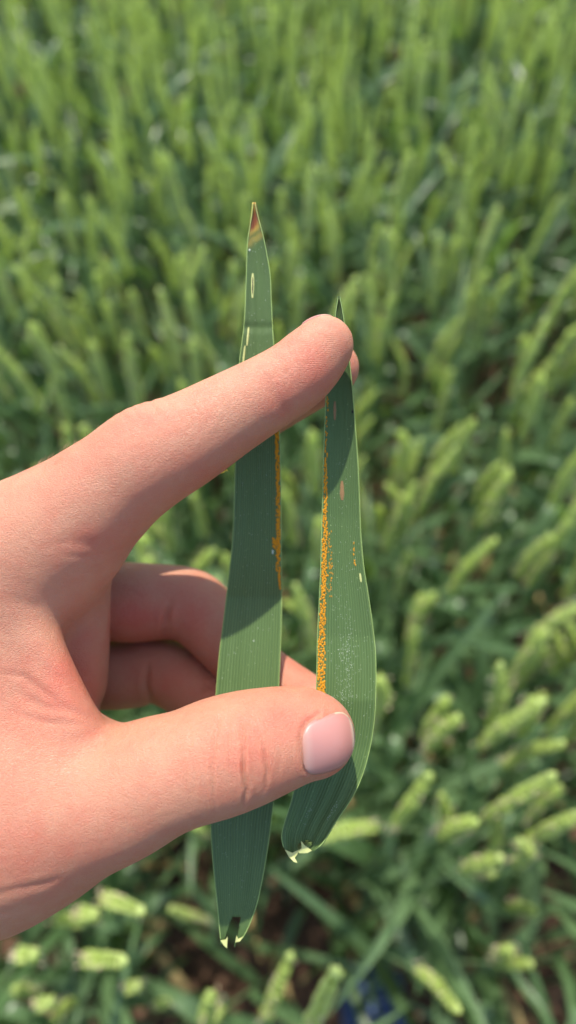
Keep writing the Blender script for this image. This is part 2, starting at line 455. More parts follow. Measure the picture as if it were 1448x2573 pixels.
def sdf(P):
    body = sd_chain(P, meta_i)
    for c, k in ((meta_m, 1.0), (meta_r, 1.0), (meta_l, 1.0), (webfill, 1.0), (palm_in, .6), (fore, 1.5)): body = smin(body, sd_chain(P, c), k)
    body = smin(body, sd_chain(P, thumb_f), 0.7)
    body = smin(body, sd_chain(P, webback), 0.8)
    body = smin(body, sd_chain(P, web), 0.5)
    body = smin(body, sd_chain(P, palm_pad), 0.3)
    d = smin(body, sd_chain(P, index_f), 0.5)
    d = smin(d, sd_chain(P, lobe), 0.45)
    d = smin(d, sd_chain(P, middle_f), 0.12)
    f = smin(sd_chain(P, ring_f), sd_chain(P, little_f), 0.06)
    return smin(d, f, 0.12)

def surface_nets(lo, hi, h, coarse=6):
    n = np.ceil((hi-lo)/h/coarse).astype(int)*coarse
    nc = n//coarse
    g = [lo[i]+(np.arange(nc[i])+0.5)*coarse*h for i in range(3)]
    Pc = np.stack(np.meshgrid(*g, indexing='ij'), -1).reshape(-1, 3)
    dc = sdf(Pc).reshape(nc)
    act = np.abs(dc) < coarse*h*1.25
    D = np.repeat(np.repeat(np.repeat(dc, coarse, 0), coarse, 1), coarse, 2).astype(np.float32)
    mask = np.repeat(np.repeat(np.repeat(act, coarse, 0), coarse, 1), coarse, 2)
    ijk = np.argwhere(mask)
    for s in range(0, len(ijk), 400000):
        q = ijk[s:s+400000]; D[q[:, 0], q[:, 1], q[:, 2]] = sdf(lo+q*h)
    S = D < 0
    # cells with a sign change
    c = [S[i:n[0]-1+i, j:n[1]-1+j, k:n[2]-1+k] for i in (0, 1) for j in (0, 1) for k in (0, 1)]
    cnt = sum(x.astype(np.int8) for x in c); cell = (cnt > 0) & (cnt < 8)
    cid = np.full(cell.shape, -1, np.int64); loc = np.argwhere(cell); cid[cell] = np.arange(len(loc))
    acc = np.zeros((len(loc), 3)); num = np.zeros(len(loc))
    cor = np.array([(i, j, k) for i in (0, 1) for j in (0, 1) for k in (0, 1)])
    val = np.stack([D[loc[:, 0]+a, loc[:, 1]+b, loc[:, 2]+e] for a, b, e in cor], 1)
    for a in range(8):
        for b in range(a+1, 8):
            if abs(cor[a]-cor[b]).sum() != 1: continue
            m = (val[:, a] < 0) != (val[:, b] < 0)
            t = val[m, a]/(val[m, a]-val[m, b])
            acc[m] += cor[a]+t[:, None]*(cor[b]-cor[a]); num[m] += 1
    V = lo+(loc+acc/num[:, None])*h
    Q = []
    for ax in range(3):
        sl0 = [slice(0, n[i]) for i in range(3)]; sl1 = list(sl0)
        sl0[ax] = slice(0, n[ax]-1); sl1[ax] = slice(1, n[ax])
        e = S[tuple(sl0)] != S[tuple(sl1)]; sg = S[tuple(sl0)]
        p = np.argwhere(e); fl = sg[e]
        u, v = (ax+1) % 3, (ax+2) % 3
        ok = (p[:, u] > 0) & (p[:, v] > 0) & (p[:, u] < n[u]-1) & (p[:, v] < n[v]-1); p = p[ok]; fl = fl[ok]
        def at(du, dv):
            q = p.copy(); q[:, u] -= du; q[:, v] -= dv; return cid[q[:, 0], q[:, 1], q[:, 2]]
        q = np.stack([at(1, 1), at(0, 1), at(0, 0), at(1, 0)], 1)
        q[~fl] = q[~fl][:, ::-1]; Q.append(q)
    Q = np.concatenate(Q); Q = Q[(Q >= 0).all(1)]
    return V, Q

def grad(P, e=0.02):
    g = np.stack([sdf(P+np.eye(3)[i]*e)-sdf(P-np.eye(3)[i]*e) for i in range(3)], 1)
    return g/np.maximum(np.linalg.norm(g, axis=1), 1e-9)[:, None]

def poly_dist(px, pts):
    """distance in px from points to a polyline and position along it 0..1"""
    pts = np.asarray(pts, float); best = np.full(len(px), 1e9); along = np.zeros(len(px)); n = len(pts)-1
    for i in range(n):
        a, b = pts[i], pts[i+1]; ab = b-a
        t = np.clip(((px-a)@ab)/(ab@ab), 0, 1); d = np.linalg.norm(px-(a+t[:, None]*ab), axis=1)
        m = d < best; best[m] = d[m]; along[m] = (i+t[m])/n
    return best, along

def build_hand():
    h = 0.105
    V, Q = surface_nets(np.array([-24., -16., -8.4]), np.array([2.2, 5.2, 7.0]), h)
    me = quad_mesh('hand', V, Q)
    o = bpy.data.objects.new('tmp', me); COL.objects.link(o)
    sub = o.modifiers.new('s', 'SUBSURF'); sub.levels = 1; sub.render_levels = 1
    # only the part near the picture needs the finer mesh, but one even level keeps it a single closed surface
    dg = bpy.context.evaluated_depsgraph_get(); ev = o.evaluated_get(dg); m2 = bpy.data.meshes.new_from_object(ev)
    bpy.data.objects.remove(o)
    P = np.empty(len(m2.vertices)*3, np.float32); m2.vertices.foreach_get('co', P); P = P.reshape(-1, 3).astype(float)
    N = np.empty_like(P, np.float32); m2.vertices.foreach_get('normal', N.ravel() if False else (Nf := np.empty(len(P)*3, np.float32))); N = Nf.reshape(-1, 3).astype(float)
    px = np.stack([724+P[:, 0]/(D_CM-P[:, 2])*F_PX, 1286-P[:, 1]/(D_CM-P[:, 2])*F_PX], 1)
    front = np.clip(N[:, 2]*2+0.35, 0, 1)
    disp = np.zeros(len(P))
    def zone(z0, z1): return (P[:, 2] > z0) & (P[:, 2] < z1)
    def crease(pts, depth, width, z0=-1.0, z1=5, fade=True, need_front=True):
        d, a = poly_dist(px, pts)
        f = np.sin(np.pi*np.clip(a, 0.02, 0.98))**0.5 if fade else 1.0
        g = np.exp(-(d/width)**2) - 0.35*np.exp(-((d-2.2*width)/(1.3*width))**2)
        disp[...] -= depth*g*f*(front if need_front else 1.0)*zone(z0, z1)
    def bulge(x, y, rx, ry, amp, z0=-1.0, z1=5, ang=0):
        c, s = math.cos(ang), math.sin(ang); dx, dy = px[:, 0]-x, px[:, 1]-y
        u, v = dx*c+dy*s, -dx*s+dy*c
        disp[...] += amp*np.exp(-(u/rx)**2-(v/ry)**2)*zone(z0, z1)
    # thumb joint wrinkles
    crease([(552, 1800), (538, 1870), (532, 1930), (540, 2040)], .045, 4.5)
    crease([(603, 1805), (612, 1870), (612, 1940), (620, 1985), (612, 2025)], .075, 5)
    crease([(642, 1830), (662, 1880), (672, 1940), (665, 1990)], .045, 4.5)
    crease([(575, 1820), (572, 1880), (580, 1930)], .022, 4.5)
    crease([(500, 1850), (488, 1930), (490, 2000)], .018, 5)
    crease([(690, 1850), (705, 1900), (700, 1950)], .018, 5)
    for k in range(9):
        x = 480+k*24; crease([(x, 1840+random.uniform(-20, 20)), (x+random.uniform(-12, 8), 1900), (x+6, 1960+random.uniform(-15, 40))], .007, 4)
    # index: joint folds on the outer side and the soft crease of the end joint
    for (x, y) in ((312, 1048), (338, 1034), (381, 1018), (418, 1007)):
        j = random.uniform(-8, 8); crease([(x-14+j, y-24), (x+4, y+6), (x+22+j, y+30+j)], (.004+.014*random.random()), 4+4*random.random(), z0=-1.3, need_front=False)
    bulge(335, 1035, 60, 26, .05, z0=-1.6, ang=-.5)
    crease([(672, 955), (700, 1010), (735, 1050)], .020, 16)
    bulge(790, 930, 60, 60, .03)
    crease([(300, 1375), (240, 1372), (180, 1362), (120, 1372)], .012, 14)
    crease([(285, 1390), (215, 1400), (150, 1392)], .008, 8)
    # web and ball of the thumb
    crease([(80, 1640), (130, 1690), (180, 1720), (225, 1790)], .018, 14)
    crease([(40, 1740), (110, 1775), (190, 1790), (255, 1815)], .02, 10)
    crease([(0, 1690), (60, 1700), (120, 1745), (200, 1795)], .02, 9)
    crease([(20, 1790), (120, 1815), (220, 1820)], .02, 9)
    crease([(20, 1500), (70, 1520), (110, 1530)], .015, 14)
    # curled fingers: flexion creases
    crease([(428, 1510), (415, 1560), (412, 1612)], .06, 7, z0=-4, z1=-1.8)
    crease([(418, 1530), (427, 1570), (425, 1608)], .03, 5, z0=-4, z1=-1.8)
    crease([(372, 1670), (366, 1720), (382, 1775)], .06, 8, z0=-5.2, z1=-2.4)
    crease([(500, 1745), (520, 1720), (545, 1735)], .03, 6, z0=-5, z1=-2.4)
    # wrist creases
    crease([(-60, 2262), (40, 2235), (110, 2222), (150, 2208)], .02, 9, z0=-3)
    crease([(-60, 2300), (40, 2290), (90, 2270)], .012, 8, z0=-3)
    # groove round the thumb nail
    crease([(800, 1793), (772, 1812), (756, 1842), (757, 1890), (770, 1936)], .035, 6, fade=False)
    P2 = P+N*disp[:, None]
    m2.vertices.foreach_set('co', P2.astype(np.float32).ravel()); m2.update()
    m2.polygons.foreach_set('use_smooth', np.ones(len(m2.polygons), bool))
    flush = np.zeros(len(P))
    def red(x, y, rx, ry, s, z0=-9, z1=9):
        flush[...] += s*np.exp(-((px[:, 0]-x)/rx)**2-((px[:, 1]-y)/ry)**2)*zone(z0, z1)
    red(790, 930, 90, 75, .75, -1.2); red(700, 1010, 50, 50, .5, -1.2); red(480, 1180, 170, 90, .35, -1.3); red(740, 1800, 130, 60, .7, -.9)
    red(620, 1910, 130, 90, .45, -1); red(860, 1930, 60, 30, .6, -1); red(330, 1560, 80, 60, .9, -5, -1.9); red(500, 1540, 90, 80, .4, -5, -1.9)
    red(480, 1720, 120, 60, .5, -6, -2); red(190, 1700, 90, 140, .5, -3, 1); red(60, 1750, 160, 100, .4); red(230, 1360, 100, 50, .5)
    red(100, 2150, 250, 110, .45); red(130, 1140, 130, 60, .35); red(850, 900, 60, 80, .5, -3, -1.2); red(330, 1060, 90, 40, .4); red(750, 1680, 80, 60, .5, -4, -1.3)
    fattr(m2, 'flush', np.clip(flush, 0, 1))
    ridge = np.zeros(len(P))
    for (x, y, rx, ry, z0, z1) in ((820, 890, 80, 80, -1, 3), (200, 1620, 70, 170, -3.2, -.4), (340, 1550, 90, 80, -5, -2)):
        ridge += np.exp(-((px[:, 0]-x)/rx)**4-((px[:, 1]-y)/ry)**4)*zone(z0, z1)
    fattr(m2, 'ridge', np.clip(ridge, 0, 1))
    return m2

def skin_mat():
    t = NT('light_skin'); tc = t.n('ShaderNodeTexCoord'); ob = tc.outputs['Object']
    fl = t.attr('flush')
    n1 = t.noise(ob, 1.6, 4, 0.6); n2 = t.noise(ob, 14, 3, 0.6)
    f = t.math('ADD', fl, t.math('MULTIPLY', t.math('SUBTRACT', n1, 0.45), 1.3))
    f = t.math('ADD', f, t.math('MULTIPLY', t.math('SUBTRACT', n2, 0.5), 0.35), clamp=True)
    col = t.mix(f, C(0.425, 0.198, 0.122), C(0.42, 0.120, 0.075))
    # fine criss-cross of the skin, pores and finger ridges
    st = t.n('ShaderNodeMapping', {'Vector': ob, 'Rotation': (0, 0, 0.6), 'Scale': (9, 26, 16)})
    v1 = t.n('ShaderNodeTexVoronoi', {'Vector': st.outputs[0], 'Scale': 1.0}, feature='DISTANCE_TO_EDGE').outputs[0]
    st2 = t.n('ShaderNodeMapping', {'Vector': ob, 'Rotation': (0, 0, -0.5), 'Scale': (12, 22, 14)})
    v2 = t.n('ShaderNodeTexVoronoi', {'Vector': st2.outputs[0], 'Scale': 1.1}, feature='DISTANCE_TO_EDGE').outputs[0]
    fine = t.math('ADD', t.math('MINIMUM', v1, 0.16), t.math('MINIMUM', v2, 0.16))
    wv = t.n('ShaderNodeTexWave', {'Vector': ob, 'Scale': 6.5, 'Distortion': 3.0, 'Detail': 1.0, 'Detail Scale': 0.5}, bands_direction='Y').outputs[0]
    hgt = t.math('ADD', t.math('MULTIPLY', fine, 1.6), t.math('MULTIPLY', t.math('MULTIPLY', wv, t.attr('ridge')), 0.28))
    hgt = t.math('ADD', hgt, t.math('MULTIPLY', t.noise(ob, 5, 4), 0.9))
    b = t.bump(hgt, 0.7, 0.0003)
    ro = t.math('ADD', 0.40, t.math('MULTIPLY', n2, 0.2))
    p = t.n('ShaderNodeBsdfPrincipled', {'Base Color': col, 'Roughness': ro, 'Specular IOR Level': 0.38, 'Normal': b,
            'Subsurface Weight': 0.5, 'Subsurface Radius': (1.0, 0.35, 0.2), 'Subsurface Scale': 0.004})
    return t.end(p.outputs[0])
M_SKIN = skin_mat()

def nail_mat():
    t = NT('finger_nail'); g = t.attr('tip')
    col = t.ramp(g, [(0.0, (0.42, 0.20, 0.15)), (0.10, (0.42, 0.23, 0.195)), (0.2, (0.40, 0.185, 0.16)), (0.9, (0.40, 0.17, 0.14)), (0.96, (0.50, 0.35, 0.25)), (1, (0.5, 0.38, 0.27))])
    p = t.n('ShaderNodeBsdfPrincipled', {'Base Color': col, 'Roughness': 0.4, 'Specular IOR Level': 0.4, 'Subsurface Weight': 0.3, 'Subsurface Radius': (1, .4, .3), 'Subsurface Scale': 0.002})
    return t.end(p.outputs[0])
M_NAIL = nail_mat()

hand = link('person', build_hand(), M_SKIN, M=HM)
tag(hand, 'bare left hand holding two wheat leaves between fingers and thumb', 'person')

def build_nail(c, ax, nrm, L, W, base_sq=0.6):
    """a nail plate lying on the fingertip: c centre (cm), ax along the finger to the tip, nrm out of the nail"""
    ax = ax/np.linalg.norm(ax); nrm = nrm-ax*(nrm@ax); nrm /= np.linalg.norm(nrm); sd_ = np.cross(ax, nrm)
    nu, nv = 25, 21; S, T = np.meshgrid(np.linspace(-1, 1, nu), np.linspace(-1, 1, nv), indexing='ij')
    half = np.where(S > 0.1, np.sqrt(np.clip(1-(np.maximum(S-0.1, 0)/0.93)**2.6, 0, 1)), np.sqrt(np.clip(1-(np.maximum(0.1-S, 0)/1.13)**5, 0, 1)))
    P0 = (c + S.reshape(-1, 1)*L*0.5*ax + (T*half).reshape(-1, 1)*W*0.5*sd_)
    p = P0+nrm*0.9
    for _ in range(40):
        d = sdf(p); p = p-nrm*np.clip(d, -.2, .2)[:, None]*0.7
    # lift: slightly domed plate, edges tucked under the skin fold
    rim = np.maximum(np.abs(T), np.clip(-S, 0, 1)).reshape(-1)
    # keep the plate smooth: blend towards a cylinder fitted along the middle
    hgt = (p-c)@nrm; H = hgt.reshape(nu, nv)
    tt = (T*half).reshape(-1); ss = S.reshape(-1); okp = np.abs(sdf(p)) < 0.02
    B = np.stack([np.ones_like(ss), ss, ss*ss, tt, tt*tt, ss*tt, ss*tt*tt, ss*ss*tt, ss**3, tt**3], 1)
    co = np.linalg.lstsq(B[okp], hgt[okp], rcond=None)[0]; H = (B@co).reshape(nu, nv)
    lift = 0.045*(1-rim**8) - 0.012
    out = P0 - nrm*((P0-c)@nrm)[:, None] + nrm*(H.reshape(-1)+lift)[:, None]
    i = np.arange(nu*nv).reshape(nu, nv)
    Q = np.stack([i[:-1, :-1], i[:-1, 1:], i[1:, 1:], i[1:, :-1]], -1).reshape(-1, 4)
    me = quad_mesh('nail', out, Q); fattr(me, 'tip', np.clip(np.maximum((S+1)/2, np.where(S > 0.0, np.abs(T)**2, 0)*(0.55+0.45*np.clip(S*3, 0, 1))), 0, 1).reshape(-1))
    o = link('nail', me, M_NAIL, parent=hand)
    so_ = o.modifiers.new('thickness', 'SOLIDIFY'); so_.thickness = 0.025; so_.offset = 0
    return o
build_nail(hp(826, 1867, .75), np.array([0.985, 0.07, -0.16]), np.array([0.08, -0.12, 1.0]), 1.34, 1.27)
build_nail(hp(796, 814, -.2), np.array([0.81, 0.58, -0.05]), np.array([-0.58, 0.78, -0.55]), 0.74, 0.7)

def build_hairs():
    parts = []
    rs = random.Random(5)
    xs = np.array([rs.uniform(95, 300) for _ in range(150)]); yb = np.interp(xs, [95, 160, 225, 300], [1168, 1130, 1095, 1047])
    P = np.array([hp(x, y+rs.uniform(2, 26), rs.uniform(-.9, .1)) for x, y in zip(xs, yb)])
    for _k in range(6): P = P-grad(P)*sdf(P)[:, None]
    for p, n in zip(P, grad(P)):
        d = n*0.7+np.array([0.75, 0.35, 0])*0.8+np.array([rs.gauss(0, .25) for _ in range(3)])
        L = rs.uniform(.08, .2); d = d/np.linalg.norm(d)
        parts.append(tube([p-n*.01, p+d*L*.5, p+d*L+np.array([.3, -.1, 0])*L*.4], [.0036, .0032, .001], 3))
    V, F = merge(parts); me = mesh_np('fine_hair', V, F)
    t = NT('fair_hair'); m = t.end(t.n('ShaderNodeBsdfPrincipled', {'Base Color': C(.34, .22, .12), 'Roughness': .45}).outputs[0])
    o = link('fine_hair', me, m, parent=hand); tag(o, kind='stuff')
build_hairs()

# ------------------------------------------------------------------ the two held leaves
def held_leaf_mat(name, tip_brown):
    t = NT(name); uv = t.n('ShaderNodeUVMap'); sp = t.n('ShaderNodeSeparateXYZ', {0: uv.outputs[0]}); u, v = sp.outputs[0], sp.outputs[1]
    tc = t.n('ShaderNodeTexCoord'); ob = tc.outputs['Object']
    st = t.n('ShaderNodeMapping', {'Vector': uv.outputs[0], 'Scale': (60, 4, 1)})
    streak = t.noise(st.outputs[0], 1.0, 4, 0.6)
    stf = t.n('ShaderNodeMapping', {'Vector': uv.outputs[0], 'Scale': (160, 14, 1)})
    fine = t.noise(stf.outputs[0], 1.0, 2, 0.5)
    blot = t.noise(ob, 0.9, 3)
    vein = t.math('POWER', t.math('ABSOLUTE', t.math('SINE', t.math('MULTIPLY', u, 21*math.pi))), 6.0)
    col = t.mix(t.math('ADD', t.math('MULTIPLY', streak, 0.7), t.math('MULTIPLY', fine, 0.3)), C(0.023, 0.058, 0.015), C(0.100, 0.168, 0.052))
    col = t.mix(t.math('MULTIPLY', blot, 0.5), col, C(0.062, 0.125, 0.028))
    col = t.mix(t.math('MULTIPLY', vein, 0.4), col, C(0.18, 0.27, 0.10))
    # paler specks
    vo = t.n('ShaderNodeTexVoronoi', {'Vector': ob, 'Scale': 5.5}, feature='F1'); 
    spk = t.math('LESS_THAN', vo.outputs['Distance'], 0.075)
    col = t.mix(t.math('MULTIPLY', spk, 0.55), col, C(0.33, 0.45, 0.20))
    if tip_brown:
        nz = t.noise(ob, 3.0, 3); vv = t.math('ADD', v, t.math('MULTIPLY', t.math('SUBTRACT', nz, 0.5), 0.02))
        side = t.math('MULTIPLY', t.math('SUBTRACT', u, 0.5), 0.018); vv = t.math('SUBTRACT', vv, side)
        yel = t.ramp(vv, [(0.0, (0, 0, 0)), (0.944, (0, 0, 0)), (0.952, (.55, .55, .55)), (0.957, (.15, .15, .15)), (0.962, (.6, .6, .6)), (0.968, (1, 1, 1)), (1, (1, 1, 1))])
        col = t.mix(yel, col, C(0.52, 0.36, 0.07))
        br = t.ramp(vv, [(0.0, (0, 0, 0)), (0.965, (0, 0, 0)), (0.972, (1, 1, 1)), (0.984, (1, 1, 1)), (0.992, (0.2, .2, .2)), (1, (0, 0, 0))])
        col = t.mix(br, col, C(0.27, 0.085, 0.035))
    hb = t.math('ADD', t.math('MULTIPLY', vein, -0.9), t.math('MULTIPLY', streak, 0.9))
    b = t.bump(hb, 0.7, 0.00024)
    p = t.n('ShaderNodeBsdfPrincipled', {'Base Color': col, 'Roughness': 0.5, 'Specular IOR Level': 0.42, 'Normal': b})
    tr = t.n('ShaderNodeBsdfTranslucent', {'Color': C(0.09, 0.25, 0.03)})
    return t.end(t.n('ShaderNodeMixShader', {0: 0.10, 1: p.outputs[0], 2: tr.outputs[0]}).outputs[0])

def plain(name, col, rough=0.6, noise_s=20, col2=None, spec=0.3):
    t = NT(name); tc = t.n('ShaderNodeTexCoord')
    n = t.noise(tc.outputs['Object'], noise_s, 3)
    c = t.mix(n, C(*col), C(*(col2 or tuple(x*0.7 for x in col))))
    return t.end(t.n('ShaderNodeBsdfPrincipled', {'Base Color': c, 'Roughness': rough, 'Specular IOR Level': spec}).outputs[0])
M_MARGIN = plain('pale_leaf_margin', (0.30, 0.40, 0.13), 0.5, 8, (0.20, 0.32, 0.10))
M_RUST = plain('orange_rust_pustule', (0.54, 0.25, 0.016), 0.85, 30, (0.42, 0.175, 0.012), 0.1)
M_LESION = plain('brown_lesion', (0.10, 0.055, 0.022), 0.8, 40, (0.30, 0.18, 0.08))
M_PALE = plain('cream_torn_tissue', (0.46, 0.46, 0.20), 0.6, 12, (0.36, 0.42, 0.14))
M_DUST = plain('white_wax_bloom', (0.42, 0.50, 0.38), 0.8, 30)
M_BLACK = plain('black_speck', (0.012, 0.012, 0.012), 0.6)
M_ANTH2 = plain('yellow_anther', (0.62, 0.48, 0.06), 0.6, 30, (0.5, 0.35, 0.05))

def interp_edge(pts, y):
    pts = sorted(pts, key=lambda p: p[1]); return np.interp(y, [p[1] for p in pts], [p[0] for p in pts])

class HeldLeaf:
    """a blade laid out from its two edge lines (measured along its length), with its own depth, gutter and thickness"""
    def __init__(s, left, right, zfun, shape): s.l, s.r, s.z, s.shape = left, right, zfun, shape
    def at(s, u, y, lift=0.0):
        u = np.asarray(u, float); y = np.asarray(y, float)
        xl, xr = interp_edge(s.l, y), interp_edge(s.r, y)
        x = xl+(xr-xl)*u; z = s.z(y)+s.shape(u, y)+lift
        k = (D_CM-z)/F_PX
        return np.stack([(x-724)*k, (1286-y)*k, z], -1)

def smooth_pts(pts, n=6):
    return [tuple(p) for p in catmull(np.array(pts, float), n)]

Lz_y, Lz_z = [500, 700, 900, 1010, 1150, 1500, 1720, 1880, 2050, 2380], [-1.25, -1.26, -1.28, -1.30, -1.45, -2.25, -1.85, -1.50, -1.45, -1.3]
left_leaf = HeldLeaf(
    smooth_pts([(637, 506), (633, 540), (628, 572), (622, 615), (619, 700), (616, 780), (613, 822), (607, 870), (601, 925), (597, 1050), (592, 1160), (589, 1250), (585, 1350), (575, 1450), (563, 1550), (552, 1640), (545, 1720),
                (540, 1790), (534, 1900), (530, 2020), (530, 2080), (535, 2160), (542, 2230), (549, 2300), (555, 2366), (557, 2382)]),
    smooth_pts([(640, 506), (650, 550), (661, 590), (671, 640), (679, 690), (682, 750), (685, 820), (689, 880), (697, 1000), (703, 1100), (706, 1250), (707, 1400), (708, 1500), (706, 1600), (701, 1720), (696, 1850), (690, 1985),
                (682, 2060), (673, 2130), (661, 2200), (646, 2270), (625, 2328), (607, 2362), (600, 2382)]),
    lambda y: np.interp(y, Lz_y, Lz_z)+0.0,
    lambda u, y: 0.10*(np.abs(u-0.5)*2)**1.7 - 0.05 + 0.012*np.sin(u*14+y*0.004)*np.clip((y-1900)/300, 0, 1) - 0.03*np.exp(-((y-822)/10)**2))
Rz_y, Rz_z = [740, 800, 900, 1000, 1300, 1600, 1760, 1880, 1960, 2060, 2170], [-.86, -.86, -.88, -.96, -1.12, -1.1, -.93, -.99, -.95, -.75, -.55]
def r_shape(u, y):
    g = np.clip((y-1850)/250, 0, 1)
    return 0.12*(np.abs(u-0.45)*2)**1.8 - 0.06 + g*(0.16*np.abs(u-0.33) + 0.028*np.sin(u*26+0.6*np.sin(y*.02)))
right_leaf = HeldLeaf(
    smooth_pts([(851, 742), (846, 770), (842, 800), (834, 880), (827, 940), (820, 990), (817, 1050), (813, 1150), (811, 1250), (808, 1350), (806, 1430), (802, 1520), (798, 1600), (796, 1700), (793, 1770), (784, 1850), (764, 1920),
                (742, 1978), (730, 2020), (720, 2052), (712, 2078), (708, 2100), (711, 2122), (720, 2142), (728, 2150)]),
    smooth_pts([(853, 742), (858, 765), (864, 800), (874, 870), (881, 930), (886, 980), (893, 1070), (899, 1150), (904, 1260), (907, 1340), (914, 1420), (925, 1490), (935, 1560), (943, 1630), (945, 1700), (943, 1780), (937, 1840),
                (925, 1900), (910, 1950), (890, 1995), (865, 2035), (842, 2068), (826, 2095), (806, 2124), (781, 2140), (764, 2150)]),
    lambda y: np.interp(y, Rz_y, Rz_z), r_shape)

def build_held(leaf, y0, y1, name, label, mat, notch):
    nu, nv = 33, 320
    ys = np.linspace(y0, y1, nv); us = np.linspace(0, 1, nu)
    U, Y = np.meshgrid(us, ys, indexing='ij'); P = leaf.at(U, Y).reshape(-1, 3)
    i = np.arange(nu*nv).reshape(nu, nv)
    Q = np.stack([i[:-1, :-1], i[:-1, 1:], i[1:, 1:], i[1:, :-1]], -1).reshape(-1, 4)
    uc = (us[:-1]+us[1:])/2; yc = (ys[:-1]+ys[1:])/2; UC, YC = np.meshgrid(uc, yc, indexing='ij')
    Q = Q[~notch(UC, YC).reshape(-1)]
    me = quad_mesh(name, P, Q)
    uvl = me.uv_layers.new(name='UVMap'); vi = Q.ravel()
    uvd = np.stack([U.reshape(-1)[vi], 1-((Y.reshape(-1)[vi]-y0)/(y1-y0))], 1); uvl.data.foreach_set('uv', uvd.astype(np.float32).ravel())
    o = link(name, me, mat, M=HM)
    so_ = o.modifiers.new('thickness', 'SOLIDIFY'); so_.thickness = 0.022; so_.offset = -1
    tag(o, label, 'leaf', 'wheat leaves held in the hand')
    # pale margins
    for e, u0 in (('l', 0.0), ('r', 1.0)):
        yy = np.linspace(y0+4, y1-22, 200); pts = leaf.at(np.full_like(yy, u0), yy, 0.004)
        V, F = tube(pts, 0.010, 5); link('margin', mesh_np('margin', V, F), M_MARGIN, parent=o)
    return o

def dome(p, rx, ry, hgt, ang=0, n=7):
    V = [(p[0], p[1], p[2]+hgt)]; F = []
    for k in range(n):
        a = 2*math.pi*k/n; x, y = rx*math.cos(a), ry*math.sin(a)
        V.append((p[0]+x*.75*math.cos(ang)-y*.75*math.sin(ang), p[1]+x*.75*math.sin(ang)+y*.75*math.cos(ang), p[2]+hgt*.7))
    for k in range(n):
        a = 2*math.pi*k/n; x, y = rx*math.cos(a), ry*math.sin(a)
        V.append((p[0]+x*math.cos(ang)-y*math.sin(ang), p[1]+x*math.sin(ang)+y*math.cos(ang), p[2]-.006))
    for k in range(n):
        F.append((0, 1+k, 1+(k+1) % n)); F.append((1+k, 1+n+k, 1+n+(k+1) % n, 1+(k+1) % n))
    return np.array(V), F

def spots(leaf, parent, name, mat, gen):
    V, F = merge([dome(leaf.at(u, y, 0.003), rx, ry, h) for (u, y, rx, ry, h) in gen])
    return tag(link(name, mesh_np(name, V, F), mat, parent=parent), kind='stuff')

def lnotch(u, y):
    a = (np.abs(u-0.50+0.0009*(y-2330)) < np.clip((y-2300)/70, 0, 1)*0.16+0.11*(y > 2302)) & (y > 2302)
    b = (u > 0.75) & (y > 2364)
    b2 = (y > 2366+ (0.2-u)*40) & (u < .5)
    return a | b | b2
def rnotch(u, y):
    a = ((u-0.58)/0.17)**2+((y-2126)/14)**2 < 1
    return a | ((u > 0.45) & (y > 2136)) | ((u > .3) & (y > 2143))
LL = build_held(left_leaf, 508, 2380, 'wheat_leaf', 'longer wheat leaf with a browned tip, its lower end torn', held_leaf_mat('held_leaf_brown_tip', True), lnotch)
RL = build_held(right_leaf, 744, 2150, 'wheat_leaf', 'shorter wheat leaf with a broad orange rust stripe along its edge', held_leaf_mat('held_leaf_rusted', False), rnotch)

rs = random.Random(3)
g = []
for y in np.arange(1080, 1480, 4.6):           # stripe on the longer leaf
    w_ = 9 if y < 1430 else 9*(1480-y)/50
    for k in range(3):
        x = 2.5+rs.random()*w_; u = 1-x/115
        g.append((u, y+rs.uniform(-3, 3), .016+.016*rs.random(), .03+.03*rs.random(), .008+.006*rs.random()))
for k in range(16): g.append((.86+rs.uniform(-.03, .03), 1362+rs.gauss(0, 6), .03, .04, .015))
spots(left_leaf, LL, 'rust_pustules', M_RUST, g)
g = []
for y in np.arange(1000, 1742, 4.2):
    full = np.interp(y, [1000, 1080, 1200, 1400, 1550, 1700, 1742], [4, 6, 8, 12, 15, 20, 21])
    wl = float(interp_edge(right_leaf.r, y)-interp_edge(right_leaf.l, y))
    m = max(1, int(full/3.7))
    for k in range(m):
        if y < 1130 and rs.random() < .45: continue
        if rs.random() < (.06 if y < 1560 else .22): continue
        x = 2.5+(k+rs.random())/m*full; g.append((x/wl, y+rs.uniform(-2, 2), .016+.014*rs.random(), .022+.022*rs.random(), .007+.007*rs.random()))
for k in range(46):
    y = rs.uniform(1335, 1500); wl = 100; g.append(((20+rs.gauss(0, 3)+(y-1335)*.02)/wl, y, .012, .03, .01))
for k in range(14): g.append((.80+rs.gauss(0, .008), rs.uniform(1360, 1420), .012, .035, .01))
spots(right_leaf, RL, 'rust_pustules', M_RUST, g)
g = []
for k in range(230):
    y = rs.triangular(1500, 1800, 1740); g.append((min(.9, max(.25, .5+rs.gauss(0, .09))), y, .005+.006*rs.random(), .006+.008*rs.random(), .004))
for k in range(160): g.append((rs.uniform(.2, .97), rs.uniform(1150, 1900), .005+.004*rs.random(), .006+.006*rs.random(), .004))
for k in range(20): g.append((.38+rs.gauss(0, .03), rs.uniform(2010, 2075), .006, .012, .005))
for k in range(20): g.append((.80+rs.gauss(0, .03), rs.uniform(2010, 2060), .006, .012, .005))
spots(right_leaf, RL, 'pale_flecks', M_DUST, g)
g = [(rs.uniform(.08, .92), rs.uniform(600, 2250), .005+.004*rs.random(), .007+.01*rs.random(), .004) for k in range(150)]
g.append((.83, 1385, .03, .085, .008)); g.append((.12, 628, .03, .04, .008)); g.append((.55, 1610, .02, .025, .006))
spots(left_leaf, LL, 'pale_flecks', M_DUST, g)

